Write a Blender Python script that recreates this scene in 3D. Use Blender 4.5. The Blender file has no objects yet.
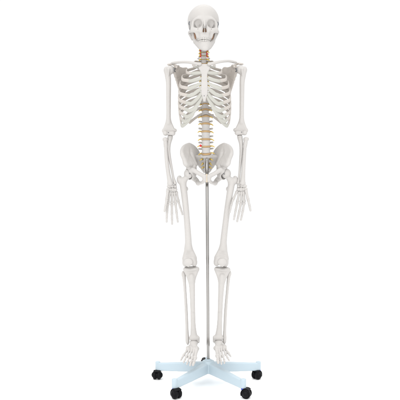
import bpy, math, random
import numpy as np
from mathutils import Vector, Matrix

random.seed(4); np.random.seed(4)
sc = bpy.context.scene
COL = sc.collection

# ------------------------------------------------------------------ camera, world, light
D, H, S = 2.90, 0.8762, 0.00478          # camera distance to the pole, height, metres per photo pixel at the pole
cam = bpy.data.cameras.new('camera'); cam_o = bpy.data.objects.new('camera', cam); COL.objects.link(cam_o)
cam_o.location = (0, -D, H); cam_o.rotation_euler = (math.radians(90), 0, 0)
cam.sensor_width = 36; cam.lens = 36 * D / (400 * S); cam.clip_end = 100; cam.clip_start = 0.05
sc.camera = cam_o
sc.view_settings.view_transform = 'Standard'; sc.view_settings.look = 'None'
sc.view_settings.exposure = 0.0; sc.view_settings.gamma = 1.0

world = bpy.data.worlds.new('World'); sc.world = world; world.use_nodes = True
wn, wl = world.node_tree.nodes, world.node_tree.links
wn.clear()
# plain white world, its brightness shaped by direction to light the scene
w_out = wn.new('ShaderNodeOutputWorld'); w_bg = wn.new('ShaderNodeBackground')
w_tc = wn.new('ShaderNodeTexCoord'); w_sep = wn.new('ShaderNodeSeparateXYZ')
# white all round; unseen front and overhead glow added to brighten bones and floor
def mrange(src, a, b, c, d):
    m = wn.new('ShaderNodeMapRange'); m.interpolation_type = 'SMOOTHSTEP'
    for k, v in zip(('From Min', 'From Max', 'To Min', 'To Max'), (a, b, c, d)): m.inputs[k].default_value = v
    wl.new(src, m.inputs['Value']); return m.outputs[0]
wl.new(w_tc.outputs['Generated'], w_sep.inputs[0])
front = mrange(w_sep.outputs['Y'], -0.85, -0.35, 1.6, 1.03)
top_fill = mrange(w_sep.outputs['Z'], 0.50, 0.90, 0.0, 1.35)
w_add = wn.new('ShaderNodeMath'); w_add.operation = 'ADD'; wl.new(front, w_add.inputs[0]); wl.new(top_fill, w_add.inputs[1])
wl.new(w_add.outputs[0], w_bg.inputs['Strength'])
w_bg.inputs['Color'].default_value = (1, 1, 1, 1)
wl.new(w_bg.outputs[0], w_out.inputs[0])

def area(name, loc, target, size, power):
    l = bpy.data.lights.new(name, 'AREA'); l.shape = 'RECTANGLE'; l.size, l.size_y = size; l.energy = power
    o = bpy.data.objects.new(name, l); COL.objects.link(o); o.location = loc
    o.rotation_euler = (Vector(target) - Vector(loc)).to_track_quat('-Z', 'Y').to_euler()
    return o
area('softbox_key', (-0.9, -3.7, 2.3), (0, 0, 0.9), (1.8, 1.8), 30)

# ------------------------------------------------------------------ helpers: units are millimetres until a mesh is built
def P(px, py, y=0.0):
    """the point (mm) at depth y (mm behind the pole) where the photo shows pixel (px, py)"""
    k = S * (D + y * 0.001) / D * 1000
    return np.array([(px - 200) * k, y, H * 1000 + (200 - py) * k])

class Field:
    def __init__(s, lo, hi, h=2.0, sym=False):
        s.h, s.sym = h, sym
        lo = np.array(lo, float); hi = np.array(hi, float)
        n = np.ceil((hi - lo) / h).astype(int) + 1
        s.lo = lo
        s.ax = [lo[i] + h * np.arange(n[i]) for i in range(3)]
        s.d = np.full(n, 30.0, np.float32)
    def _reg(s, lo, hi, pad):
        sl = []
        for i in range(3):
            a = int(max(0, math.floor((lo[i] - pad - s.lo[i]) / s.h))); b = int(min(len(s.ax[i]), math.ceil((hi[i] + pad - s.lo[i]) / s.h) + 1))
            if b <= a: return None
            sl.append(slice(a, b))
        return tuple(sl)
    def _eval(s, prim, k):
        fn, lo, hi = prim
        lo = np.array(lo, float); hi = np.array(hi, float)
        if s.sym:
            m = max(abs(lo[0]), abs(hi[0])); lo[0], hi[0] = -m, m
        sl = s._reg(lo, hi, k + 2 * s.h)
        if sl is None: return None, None
        X, Y, Z = (s.ax[i][sl[i]].astype(np.float32) for i in range(3))
        X = X[:, None, None]; Y = Y[None, :, None]; Z = Z[None, None, :]
        if s.sym: X = np.abs(X)
        return sl, fn(X, Y, Z).astype(np.float32)
    def add(s, prim, k=4.0):
        sl, v = s._eval(prim, k)
        if sl is None: return s
        a = s.d[sl]
        if k > 0:
            hh = np.clip(0.5 + 0.5 * (a - v) / k, 0, 1)
            s.d[sl] = a * (1 - hh) + v * hh - k * hh * (1 - hh)
        else: s.d[sl] = np.minimum(a, v)
        return s
    def cut(s, prim, k=3.0):
        sl, v = s._eval(prim, k)
        if sl is None: return s
        a = s.d[sl]; v = -v
        if k > 0:
            hh = np.clip(0.5 + 0.5 * (v - a) / k, 0, 1)
            s.d[sl] = a * (1 - hh) + v * hh + k * hh * (1 - hh)
        else: s.d[sl] = np.maximum(a, v)
        return s
    def wobble(s, amp, scale, seed=0):
        """gentle irregularity of a cast surface"""
        X, Y, Z = s.ax[0][:, None, None], s.ax[1][None, :, None], s.ax[2][None, None, :]
        r = np.random.RandomState(seed)
        w = 0
        for f in (1.0, 1.9, 3.3):
            q = r.uniform(0, 6.28, 6); m = r.uniform(0.6, 1.3, 6) * f / scale
            w = w + (np.sin(X * m[0] + q[0] + 1.3 * np.sin(Y * m[3] + q[3])) * np.sin(Y * m[1] + q[1] + 1.3 * np.sin(Z * m[4] + q[4])) * np.sin(Z * m[2] + q[2] + 1.3 * np.sin(X * m[5] + q[5]))) / f
        s.d += (amp * w).astype(np.float32)
        return s
    def mesh(s, smooth=1):
        d = s.d.copy()
        d[0], d[-1], d[:, 0], d[:, -1], d[:, :, 0], d[:, :, -1] = (np.maximum(q, 0.5) for q in (d[0], d[-1], d[:, 0], d[:, -1], d[:, :, 0], d[:, :, -1]))
        ins = d < 0
        n = np.array(d.shape)
        c = np.zeros(n - 1, np.int8)
        for i in (0, 1):
            for j in (0, 1):
                for k in (0, 1):
                    c += ins[i:n[0]-1+i, j:n[1]-1+j, k:n[2]-1+k]
        act = np.argwhere((c > 0) & (c < 8))
        idx = -np.ones(n - 1, np.int64); idx[tuple(act.T)] = np.arange(len(act))
        pos = np.zeros((len(act), 3)); cnt = np.zeros(len(act))
        cor = [(i, j, k) for i in (0, 1) for j in (0, 1) for k in (0, 1)]
        for a in cor:
            for ax in range(3):
                if a[ax] == 1: continue
                b = list(a); b[ax] = 1
                A = act + np.array(a); B = act + np.array(b)
                da = d[tuple(A.T)]; db = d[tuple(B.T)]
                m = (da < 0) != (db < 0)
                t = np.where(m, da / np.where(m, da - db, 1), 0)
                p = A.astype(float); p[:, ax] += t
                pos[m] += p[m]; cnt[m] += 1
        pos /= cnt[:, None]
        quads = []
        for ax in range(3):
            sl0 = [slice(1, n[i] - 1) for i in range(3)]; sl0[ax] = slice(0, n[ax] - 1)
            sl1 = list(sl0); sl1[ax] = slice(1, n[ax])
            a = ins[tuple(sl0)]; b = ins[tuple(sl1)]
            off = np.array([1, 1, 1]); off[ax] = 0
            e = np.argwhere(a != b)
            if not len(e): continue
            flip = a[tuple(e.T)]
            e = e + off
            u, v = (ax + 1) % 3, (ax + 2) % 3
            def g(du, dv):
                q = e.copy(); q[:, u] -= du; q[:, v] -= dv
                return idx[tuple(q.T)]
            q = np.stack([g(1, 1), g(0, 1), g(0, 0), g(1, 0)], 1)
            q[~flip] = q[~flip][:, ::-1]
            quads.append(q)
        F = np.concatenate(quads)
        for _ in range(smooth):
            acc = np.zeros_like(pos); w = np.zeros(len(pos))
            for i in range(4):
                for j in ((i + 1) % 4, (i + 3) % 4):
                    np.add.at(acc, F[:, i], pos[F[:, j]]); np.add.at(w, F[:, i], 1)
            pos = 0.5 * pos + 0.5 * acc / np.maximum(w, 1)[:, None]
        return pos * s.h + s.lo, F

def V(*a): return np.array(a, float)

def ell(c, r):
    c = V(*c); r = V(*r)
    def fn(X, Y, Z):
        x, y, z = (X - c[0]), (Y - c[1]), (Z - c[2])
        k0 = np.sqrt((x / r[0])**2 + (y / r[1])**2 + (z / r[2])**2)
        k1 = np.sqrt((x / r[0]**2)**2 + (y / r[1]**2)**2 + (z / r[2]**2)**2)
        return k0 * (k0 - 1) / np.maximum(k1, 1e-5)
    return fn, c - r, c + r
def cone(a, b, ra, rb, sc_=(1, 1, 1)):
    a = V(*a); b = V(*b); q = V(*sc_); a2, b2 = a / q, b / q; ab = b2 - a2; L = max(ab @ ab, 1e-9); ms = q.min()
    def fn(X, Y, Z):
        x, y, z = X / q[0] - a2[0], Y / q[1] - a2[1], Z / q[2] - a2[2]
        t = np.clip((x * ab[0] + y * ab[1] + z * ab[2]) / L, 0, 1)
        return (np.sqrt((x - t * ab[0])**2 + (y - t * ab[1])**2 + (z - t * ab[2])**2) - (ra + (rb - ra) * t)) * ms
    R = max(ra, rb) * q
    return fn, np.minimum(a, b) - R, np.maximum(a, b) + R
def tri(a, b, c, ra, rb, rc):
    a, b, c = V(*a), V(*b), V(*c); e0, e1 = b - a, c - a
    d00, d01, d11 = e0 @ e0, e0 @ e1, e1 @ e1; den = d00 * d11 - d01 * d01
    segs = [cone(a, b, ra, rb)[0], cone(b, c, rb, rc)[0], cone(c, a, rc, ra)[0]]
    nn = np.cross(e0, e1); nn /= np.linalg.norm(nn)
    def fn(X, Y, Z):
        x, y, z = X - a[0], Y - a[1], Z - a[2]
        d20 = x * e0[0] + y * e0[1] + z * e0[2]; d21 = x * e1[0] + y * e1[1] + z * e1[2]
        v = (d11 * d20 - d01 * d21) / den; w = (d00 * d21 - d01 * d20) / den
        inside = (v >= 0) & (w >= 0) & (v + w <= 1)
        pl = np.abs(x * nn[0] + y * nn[1] + z * nn[2]) - (ra + (rb - ra) * v + (rc - ra) * w)
        m = np.minimum(np.minimum(segs[0](X, Y, Z), segs[1](X, Y, Z)), segs[2](X, Y, Z))
        return np.where(inside, np.minimum(pl, m), m)
    R = max(ra, rb, rc)
    return fn, np.minimum(np.minimum(a, b), c) - R, np.maximum(np.maximum(a, b), c) + R
def rbox(c, half, r, rotz=0.0):
    c = V(*c); hf = V(*half); cs, sn = math.cos(rotz), math.sin(rotz)
    def fn(X, Y, Z):
        x0, y0, z = X - c[0], Y - c[1], Z - c[2]
        x = x0 * cs + y0 * sn; y = -x0 * sn + y0 * cs
        qx, qy, qz = np.abs(x) - hf[0] + r, np.abs(y) - hf[1] + r, np.abs(z) - hf[2] + r
        return np.sqrt(np.maximum(qx, 0)**2 + np.maximum(qy, 0)**2 + np.maximum(qz, 0)**2) + np.minimum(np.maximum(qx, np.maximum(qy, qz)), 0) - r
    R = np.array([math.hypot(hf[0], hf[1])] * 2 + [hf[2]])
    return fn, c - R, c + R
def ecyl(c, rx, ry, hz, r, waist=0.0):
    """upright elliptical drum, rims rounded, waist pulled in"""
    c = V(*c)
    def fn(X, Y, Z):
        x, y, z = X - c[0], Y - c[1], Z - c[2]
        w = 1 - waist * np.clip(1 - (z / hz)**2, 0, 1)
        k = np.sqrt((x / (rx * w))**2 + (y / (ry * w))**2)
        q = (k - 1) * min(rx, ry) + r; p = np.abs(z) - hz + r
        return np.sqrt(np.maximum(q, 0)**2 + np.maximum(p, 0)**2) + np.minimum(np.maximum(q, p), 0) - r
    return fn, c - V(rx, ry, hz), c + V(rx, ry, hz)
def chain(f, pts, k=4.0, sc_=(1, 1, 1), step=9.0):
    """a smooth tapering limb through the points: one shape, blended into the field once"""
    rows = spline(pts, step) if len(pts) > 2 else np.asarray(pts, float)
    segs = [cone(a[:3], b[:3], a[3], b[3], sc_) for a, b in zip(rows[:-1], rows[1:])]
    def fn(X, Y, Z):
        d = None
        for g in segs:
            v = g[0](X, Y, Z); d = v if d is None else np.minimum(d, v)
        return d
    f.add((fn, np.min([g[1] for g in segs], axis=0), np.max([g[2] for g in segs], axis=0)), k); return f

def closed(rows, n=4):
    """closed Catmull-Rom ring"""
    p = np.asarray(rows, float); m = len(p); out = []
    for i in range(m):
        a, b, c, d = p[i-1], p[i], p[(i+1) % m], p[(i+2) % m]
        for t in np.arange(n) / n: out.append(0.5 * (2*b + (c - a)*t + (2*a - 5*b + 4*c - d)*t*t + (3*b - a - 3*c + d)*t**3))
    return np.array(out)
def fan(f, ring, mid, k, segs=None):
    m = len(ring)
    for i in (range(m) if segs is None else segs):
        a, b = ring[i % m], ring[(i+1) % m]; f.add(tri(a[:3], b[:3], mid[:3], a[3], b[3], mid[3]), k)

def link_mesh(name, verts, faces, mat, parent=None, smooth=True):
    me = bpy.data.meshes.new(name)
    me.from_pydata((np.asarray(verts) * 0.001).tolist(), [], faces.tolist() if hasattr(faces, 'tolist') else faces)
    me.materials.append(mat)
    if smooth: me.polygons.foreach_set('use_smooth', [True] * len(me.polygons))
    me.update()
    o = bpy.data.objects.new(name, me); COL.objects.link(o)
    if parent is not None: attach(o, parent)
    return o
def attach(o, parent):
    o.parent = parent
    m = Matrix.Identity(4); q = parent
    while q is not None:
        m = q.matrix_basis.copy() if q.parent is None else m
        q = q.parent
    o.matrix_parent_inverse = m.inverted() if parent.parent is None else Matrix.Identity(4)
def merge(parts):
    vs, fs, n = [], [], 0
    for v, f in parts:
        vs.append(np.asarray(v)); fs += [[i + n for i in q] for q in (f.tolist() if hasattr(f, 'tolist') else f)]; n += len(v)
    return np.concatenate(vs), fs

def spline(pts, step):
    """Catmull-Rom through rows (x,y,z,extra...)"""
    p = np.asarray(pts, float); p = np.vstack([2 * p[0] - p[1], p, 2 * p[-1] - p[-2]])
    out = []
    for i in range(1, len(p) - 2):
        n = max(2, int(np.linalg.norm(p[i+1, :3] - p[i, :3]) / step))
        for t in np.arange(n) / n:
            out.append(0.5 * (2*p[i] + (p[i+1] - p[i-1]) * t + (2*p[i-1] - 5*p[i] + 4*p[i+1] - p[i+2]) * t*t + (3*p[i] - p[i-1] - 3*p[i+1] + p[i+2]) * t**3))
    out.append(p[-2]); return np.array(out)
def sweep(rows, seg=14, normal=None, square=2.0):
    """rows: x,y,z,ra,rb; ra along normal(p) (or a transported frame), rb across it"""
    rows = np.asarray(rows, float); p = rows[:, :3]
    T = np.gradient(p, axis=0); T /= np.maximum(np.linalg.norm(T, axis=1), 1e-9)[:, None]
    vs = []; prev = None
    for i in range(len(p)):
        t = T[i]
        if normal is not None: n = normal(p[i])
        elif prev is None: n = V(1, 0, 0) if abs(t[0]) < 0.8 else V(0, 1, 0)
        else: n = prev
        n = n - t * (n @ t); n /= max(np.linalg.norm(n), 1e-9); prev = n
        b = np.cross(t, n)
        for j in range(seg):
            a = 2 * math.pi * j / seg; ca, sa = math.cos(a), math.sin(a)
            ca = math.copysign(abs(ca)**(2 / square), ca); sa = math.copysign(abs(sa)**(2 / square), sa)
            vs.append(p[i] + n * ca * rows[i, 3] + b * sa * rows[i, 4])
    fs = []
    for i in range(len(p) - 1):
        for j in range(seg):
            k = (j + 1) % seg; fs.append([i*seg + j, i*seg + k, (i+1)*seg + k, (i+1)*seg + j])
    # rounded caps
    for end, sg in ((0, -1), (len(p) - 1, 1)):
        base = end * seg; ring = list(range(base, base + seg)); t = T[end] * sg
        r = min(rows[end, 3], rows[end, 4])
        for sc_, dz in ((0.8, 0.5), (0.45, 0.8)):
            new = []
            for j in range(seg):
                vs.append(p[end] + (vs[base + j] - p[end]) * sc_ + t * r * dz); new.append(len(vs) - 1)
            for j in range(seg):
                k = (j + 1) % seg; q = [ring[j], ring[k], new[k], new[j]]
                fs.append(q if sg > 0 else q[::-1])
            ring = new
        fs.append(ring if sg > 0 else ring[::-1])
    return np.array(vs), fs

def oriented(verts, faces, L, A, B, side=-1, front=(0, -1, 0), sxy=1.0):
    """template along local z from 0 to -L, lateral = -x, front = -y -> bone from A to B; side +1 mirrors it"""
    A, B = np.asarray(A, float), np.asarray(B, float)
    z = A - B; ln = np.linalg.norm(z); z /= ln
    y = -np.asarray(front, float); y = y - z * (y @ z); y /= np.linalg.norm(y); x = np.cross(y, z)
    v = np.asarray(verts); s = -side
    out = A + np.outer(v[:, 0] * s * sxy, x) + np.outer(v[:, 1] * sxy, y) + np.outer(v[:, 2] * ln / L, z)
    f = faces
    if side > 0: f = faces[:, ::-1] if hasattr(faces, 'shape') else [q[::-1] for q in faces]
    return out, f

# ------------------------------------------------------------------ materials
def material(name, col, rough=0.5, metal=0.0, spec=0.4, var=0.05, nscale=30.0, bump=0.0, bscale=400.0, sss=0.0):
    m = bpy.data.materials.new(name); m.use_nodes = True
    n, l = m.node_tree.nodes, m.node_tree.links; b = n['Principled BSDF']
    b.inputs['Roughness'].default_value = rough; b.inputs['Metallic'].default_value = metal
    b.inputs['Specular IOR Level'].default_value = spec
    if sss: b.inputs['Subsurface Weight'].default_value = sss; b.inputs['Subsurface Radius'].default_value = (0.007, 0.0032, 0.0022); b.inputs['Subsurface Scale'].default_value = 1.0
    tc = n.new('ShaderNodeTexCoord'); no = n.new('ShaderNodeTexNoise'); no.inputs['Scale'].default_value = nscale; no.inputs['Detail'].default_value = 5
    l.new(tc.outputs['Object'], no.inputs['Vector'])
    mx = n.new('ShaderNodeMix'); mx.data_type = 'RGBA'
    mx.inputs['A'].default_value = tuple(c * (1 - var) for c in col) + (1,); mx.inputs['B'].default_value = tuple(min(1, c * (1 + var)) for c in col) + (1,)
    l.new(no.outputs['Fac'], mx.inputs['Factor']); l.new(mx.outputs['Result'], b.inputs['Base Color'])
    mr = n.new('ShaderNodeMapRange'); mr.inputs['To Min'].default_value = max(0, rough - 0.08); mr.inputs['To Max'].default_value = min(1, rough + 0.08)
    l.new(no.outputs['Fac'], mr.inputs['Value']); l.new(mr.outputs[0], b.inputs['Roughness'])
    if bump:
        n2 = n.new('ShaderNodeTexNoise'); n2.inputs['Scale'].default_value = bscale; n2.inputs['Detail'].default_value = 4
        l.new(tc.outputs['Object'], n2.inputs['Vector'])
        bp = n.new('ShaderNodeBump'); bp.inputs['Strength'].default_value = bump; bp.inputs['Distance'].default_value = 0.001
        l.new(n2.outputs['Fac'], bp.inputs['Height']); l.new(bp.outputs[0], b.inputs['Normal'])
    return m
BONE = material('bone_plastic', (0.442, 0.425, 0.408), 0.46, spec=0.28, var=0.06, nscale=11, bump=0.35, bscale=170)
RIBM = material('rib_plastic', (0.438, 0.405, 0.372), 0.5, spec=0.25, var=0.07, nscale=16, bump=0.35, bscale=170)
CART = material('cartilage_plastic', (0.385, 0.380, 0.345), 0.45, spec=0.3, var=0.05, nscale=20, bump=0.15)
TEETH = material('tooth_enamel', (0.445, 0.43, 0.41), 0.38, spec=0.35, var=0.04, nscale=60)
DISC = material('disc_rubber', (0.41, 0.275, 0.14), 0.55, spec=0.3, var=0.15, nscale=80)
NERVE = material('nerve_rubber', (0.60, 0.42, 0.08), 0.45, spec=0.4, var=0.08, nscale=60)
ARTERY = material('artery_rubber', (0.62, 0.03, 0.03), 0.4, spec=0.4, var=0.1, nscale=60)
SYMPH = material('symphysis_rubber', (0.52, 0.45, 0.35), 0.5, spec=0.3, var=0.08, nscale=60)
STEEL = material('chromed_steel', (0.31, 0.30, 0.29), 0.2, metal=1.0, var=0.05, nscale=40)
SCREW = material('zinc_screw', (0.20, 0.205, 0.215), 0.35, metal=1.0, var=0.1, nscale=80)
BLUE = material('pale_blue_plastic', (0.395, 0.475, 0.525), 0.42, spec=0.35, var=0.02, nscale=20, bump=0.08, bscale=700)
BLACK = material('black_nylon', (0.004, 0.004, 0.005), 0.45, spec=0.10, var=0.2, nscale=50, bump=0.1)
STEM = material('dark_blue_sleeve', (0.03, 0.06, 0.42), 0.4, spec=0.4, var=0.1)
BROWN = material('shade_brown_plastic', (0.25, 0.145, 0.09), 0.6, spec=0.2, var=0.2, nscale=90)  # brown look of shaded, translucent recesses put into the base colour
FLOOR = material('white_sweep_paper', (0.975, 0.975, 0.975), 0.8, spec=0.1, var=0.005, nscale=4)

# ------------------------------------------------------------------ floor
def disc_mesh(r, n=96):
    v = [(r * math.cos(2*math.pi*i/n), r * math.sin(2*math.pi*i/n), 0) for i in range(n)]
    return np.array(v), [list(range(n))]
fl = link_mesh('floor', *disc_mesh(6000), FLOOR, smooth=False); fl['kind'] = 'structure'

# ------------------------------------------------------------------ the two things
stand = bpy.data.objects.new('rolling_stand', None); COL.objects.link(stand)
stand.location = tuple(P(208.3, 384) * 0.001 * V(1, 1, 0)); stand.empty_display_size = 0.1
stand['label'] = 'pale blue five-legged stand on black casters with a thin steel pole'; stand['category'] = 'stand'
skel = bpy.data.objects.new('skeleton_model', None); COL.objects.link(skel)
skel.location = tuple(P(206.5, 366, -80) * 0.001); skel.empty_display_size = 0.1
skel['label'] = 'life-size white human skeleton model hanging upright on the steel pole'; skel['category'] = 'skeleton'
def part(name, vf, mat, parent=skel, smooth=True): return link_mesh(name, vf[0], vf[1], mat, parent, smooth)

# ------------------------------------------------------------------ skull
def build_skull():
    f = Field((-86, -112, -64), (86, 104, 136), 1.5, sym=True)
    f.add(ell((0, 14, 52), (72, 82, 68)), 0)
    f.add(ell((0, -32, 50), (54, 58, 56)), 22)
    f.add(ell((0, 48, 34), (60, 50, 46)), 24)
    f.add(ell((0, 10, 0), (46, 50, 24)), 20)                       # skull base
    f.add(ell((0, 44, -2), (50, 42, 22)), 14)
    f.cut(ell((84, -54, 22), (25, 34, 38)), 12)                     # temporal hollow
    # brow and lateral orbital rim
    chain(f, [(0, -84, 34, 7), (16, -86, 37, 7), (34, -82, 37.5, 6), (48, -72, 30, 5.5), (51, -66, 18, 5.5)], 10)
    f.add(rbox((0, -60, -18), (24, 24, 26), 12), 8)
    f.add(ell((0, -62, 14), (40, 22, 22)), 8)
    chain(f, [(0, -85, 30, 6), (0, -94, 14, 5), (0, -99, 4, 4)], 7)
    chain(f, [(12, -82, 26, 6), (14, -85, 5, 6.5), (17, -84, -18, 8.5)], 8)
    chain(f, [(20, -80, -8, 10), (38, -76, -10, 11), (51, -66, -8, 10)], 9)
    chain(f, [(51, -66, -6, 9), (53, -66, 6, 6.5), (51, -67, 20, 5.5)], 7)
    chain(f, [(51, -64, -9, 9.5), (61, -44, -9, 7), (65.5, -18, -6, 5), (66, 2, -3, 5), (62, 14, -1, 7)], 6)
    f.add(cone((35, -72, -14), (29, -66, -36), 9, 8), 8)            # buttress
    chain(f, [(0, -81, -38.5, 9.5), (11, -78, -39, 9.5), (20, -66, -39, 9.2), (25, -50, -39, 9), (26.5, -34, -38, 8.5)], 7)
    f.add(cone((30, -36, -6), (27, -32, -36), 10, 7), 6)            # pterygoid
    f.add(cone((57, 20, -4), (50, 18, -28), 12, 7), 8)              # mastoid
    f.add(ell((0, -35, -4), (36, 24, 24)), 10)
    # openings
    f.cut(ell((31.5, -94, 15), (21.5, 30, 18.5)), 5)
    f.cut(cone((25, -72, 12), (21, -64, 11), 4.5, 2.5), 6)             # optic canal
    f.cut(cone((31, -74, 3), (29, -67, 3), 2.2, 1.6), 2.5)             # lower orbital fissure
    f.cut(cone((4.8, -108, -19), (4.6, -74, -17), 4.7, 3.8), 1.5)
    f.cut(cone((3.0, -110, -4), (3.0, -76, -5), 2.8, 2.4), 1.5)
    f.cut(cone((4.0, -108, -12), (3.8, -74, -11), 3.9, 3.3), 1.5)
    f.add(tri((0, -97, 1), (0, -89, -26), (0, -66, -12), 1.2, 1.2, 1.2), 0.8)   # septum
    f.add(cone((0, -87, -26), (0, -91, -26), 3, 2), 3)
    f.cut(ell((30, -87, -9), (1.6, 5, 1.6)), 1)                      # infraorbital foramen
    f.cut(ell((64, 6, -2), (4, 6, 5)), 2)                            # ear canal
    f.cut(ell((0, 30, -32), (15, 18, 16)), 4)                        # foramen magnum
    f.cut(ell((0, -45, -46), (19, 28, 11)), 4)                       # palate
    f.wobble(0.12, 16, 3)
    v, q = f.mesh(2); return v, q
def arch(n, w, front, back):
    t = np.linspace(-1, 1, n); a = t * math.pi / 2 * 0.96
    return [(w * math.sin(x), back + (front - back) * (math.cos(x) ** 0.8 if math.cos(x) > 0 else 0)) for x in a]
def teeth(z0, z1, w, front, back, n=14, thick=3.6):
    parts = []
    pts = arch(400, w, front, back); seg = np.cumsum([0] + [math.dist(pts[i], pts[i+1]) for i in range(399)])
    wid = np.array([9, 8.5, 7, 7, 7.6, 6.8, 8.2] + [8.2, 6.8, 7.6, 7, 7, 8.5, 9.]); cum = np.cumsum(wid) - wid / 2; cum *= seg[-1] / wid.sum()
    for i in range(n):
        k = int(np.searchsorted(seg, cum[i])); k = min(max(k, 1), 398)
        x, y = pts[k]; tx, ty = pts[k+1][0] - pts[k-1][0], pts[k+1][1] - pts[k-1][1]
        ww = wid[i] * seg[-1] / wid.sum() * 0.53; rz = math.atan2(ty, tx); th = thick + (1.2 if i < 5 or i > 8 else 0)
        tip = z1 + (0.8 if abs(i - 6.5) in (1.5,) else 0) * (1 if z1 < z0 else -1) * 1
        hv = []
        zs = np.linspace(z0, tip, 6); sc_ = [0.72, 0.88, 1.0, 1.02, 0.98, 0.8]; ts = [0.9, 1.0, 1.0, 0.9, 0.75, 0.4]
        for z, s1, s2 in zip(zs, sc_, ts):
            for j in range(12):
                a = 2*math.pi*j/12; ca, sa = math.cos(a), math.sin(a)
                ca = math.copysign(abs(ca)**0.6, ca); sa = math.copysign(abs(sa)**0.7, sa)
                u, v = ca*ww*s1, sa*th*s2
                hv.append((x + u*math.cos(rz) - v*math.sin(rz), y + u*math.sin(rz) + v*math.cos(rz), z))
        fs = [[r*12+j, r*12+(j+1) % 12, (r+1)*12+(j+1) % 12, (r+1)*12+j] for r in range(5) for j in range(12)] + [list(range(11, -1, -1)), list(range(60, 72))]
        if z1 < z0: fs = [q[::-1] for q in fs]
        parts.append((np.array(hv), fs))
    return merge(parts)
def build_jaw():
    f = Field((-74, -100, -116), (74, 24, 12), 1.5, sym=True)
    up = [(0, -79.5, -66.5, 7), (7, -78.8, -66.5, 7), (13.5, -75, -66, 7), (19, -68, -65, 6.8), (23.5, -58, -63, 6.5), (33, -38, -53, 6.5), (41.5, -18, -40, 5.5)]
    lw = [(0, -80.5, -93, 6.5), (6, -80, -93, 6.5), (12.5, -76, -91.5, 6.5), (18, -69, -88, 6.5), (23, -59, -82, 6.5), (31, -38, -67, 6), (39, -14, -52, 5.5)]
    md = [tuple((a + b) / 2 for a, b in zip(p, q)) for p, q in zip(up, lw)]
    for c in (up, md, lw): chain(f, c, 13)
    f.add(ell((0, -84, -91), (12, 6, 9)), 10)
    G, R1, C1, K1 = (41.5, -6, -49), (43, -28, -44), (50.5, -28, -10), (52, 0, -6)
    M1, M2, M3, M4 = (47.5, -12, -31), (43.5, 0, -41), (50.5, 2, -22), (51, -14, -22)
    f.add(tri(G, R1, M1, 5, 5.5, 3.5), 6); f.add(tri(M2, M1, G, 4.5, 3.5, 5), 6)
    f.add(tri(R1, C1, M1, 5, 3, 3.5), 6); f.add(tri(M2, M3, M1, 4.5, 4, 3.5), 6)
    f.add(tri(M3, M4, M1, 4, 3, 3.5), 6); f.add(tri(C1, M4, M1, 3, 3, 3.5), 6)
    f.add(cone(M3, K1, 4.5, 5), 5); f.add(ell(K1, (10, 5, 5)), 4)
    f.cut(ell((24, -82, -82), (2, 8, 2)), 1)
    f.wobble(0.12, 14, 8)
    return f.mesh(2)
SK_TILT = math.radians(1)
sk_org = P(203.6, 26.9, -85); sk_org[1] = -2
def skull_space(vf, sx=1.045, sy=1.0, sz=1.072):
    v = np.asarray(vf[0]) * V(sx, sy, sz); c, s = math.cos(SK_TILT), math.sin(SK_TILT)
    y, z = v[:, 1] * c - v[:, 2] * s, v[:, 1] * s + v[:, 2] * c
    t = math.radians(3.2); x2, y2 = v[:, 0] * math.cos(t) - y * math.sin(t), v[:, 0] * math.sin(t) + y * math.cos(t)
    return np.stack([x2, y2, z], 1) + sk_org, vf[1]
skull = part('skull', skull_space(build_skull()), BONE)
part('upper_teeth', skull_space(teeth(-44, -52.6, 26, -86, -34)), TEETH, skull)
f = Field((-60, -112, -60), (60, 20, 20), 1.5, sym=True)                # inner bones with recess shade painted brown, seen through the cheek gaps and the nose
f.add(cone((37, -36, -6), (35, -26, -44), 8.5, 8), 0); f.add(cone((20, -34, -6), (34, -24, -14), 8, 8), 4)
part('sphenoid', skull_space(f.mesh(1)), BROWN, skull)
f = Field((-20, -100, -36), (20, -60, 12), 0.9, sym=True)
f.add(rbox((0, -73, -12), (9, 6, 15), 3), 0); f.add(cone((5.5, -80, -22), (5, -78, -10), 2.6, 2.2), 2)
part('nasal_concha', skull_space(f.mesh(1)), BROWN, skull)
jw = skull_space(build_jaw())
jaw = part('jaw', (jw[0] + V(2, 0, 0), jw[1]), BONE)
part('lower_teeth', skull_space(teeth(-62, -53.1, 25, -83.5, -36)), TEETH, jaw)
for sx in (-1, 1):                                                   # spring hooks that hold the skull cap and jaw
    sx_ = sx; sx = sx * (1.0 if sx < 0 else 0.95)
    pts = [(sx*64, -46, 33), (sx*66.5, -49, 25), (sx*65.5, -51, 15), (sx*64.5, -52, 5), (sx*64.5, -50, -3)]
    part('spring_hook', skull_space(sweep(spline([p + (1.4, 1.4) for p in pts], 2), 8)), SCREW, skull)
    part('spring_hook', skull_space(sweep(spline([(sx*66.5, -40, 34, 2.2, 2.2), (sx*68.5, -41, 27, 2.2, 2.2), (sx*67.5, -42, 20, 2.2, 2.2)], 2), 8)), SCREW, skull)

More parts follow.
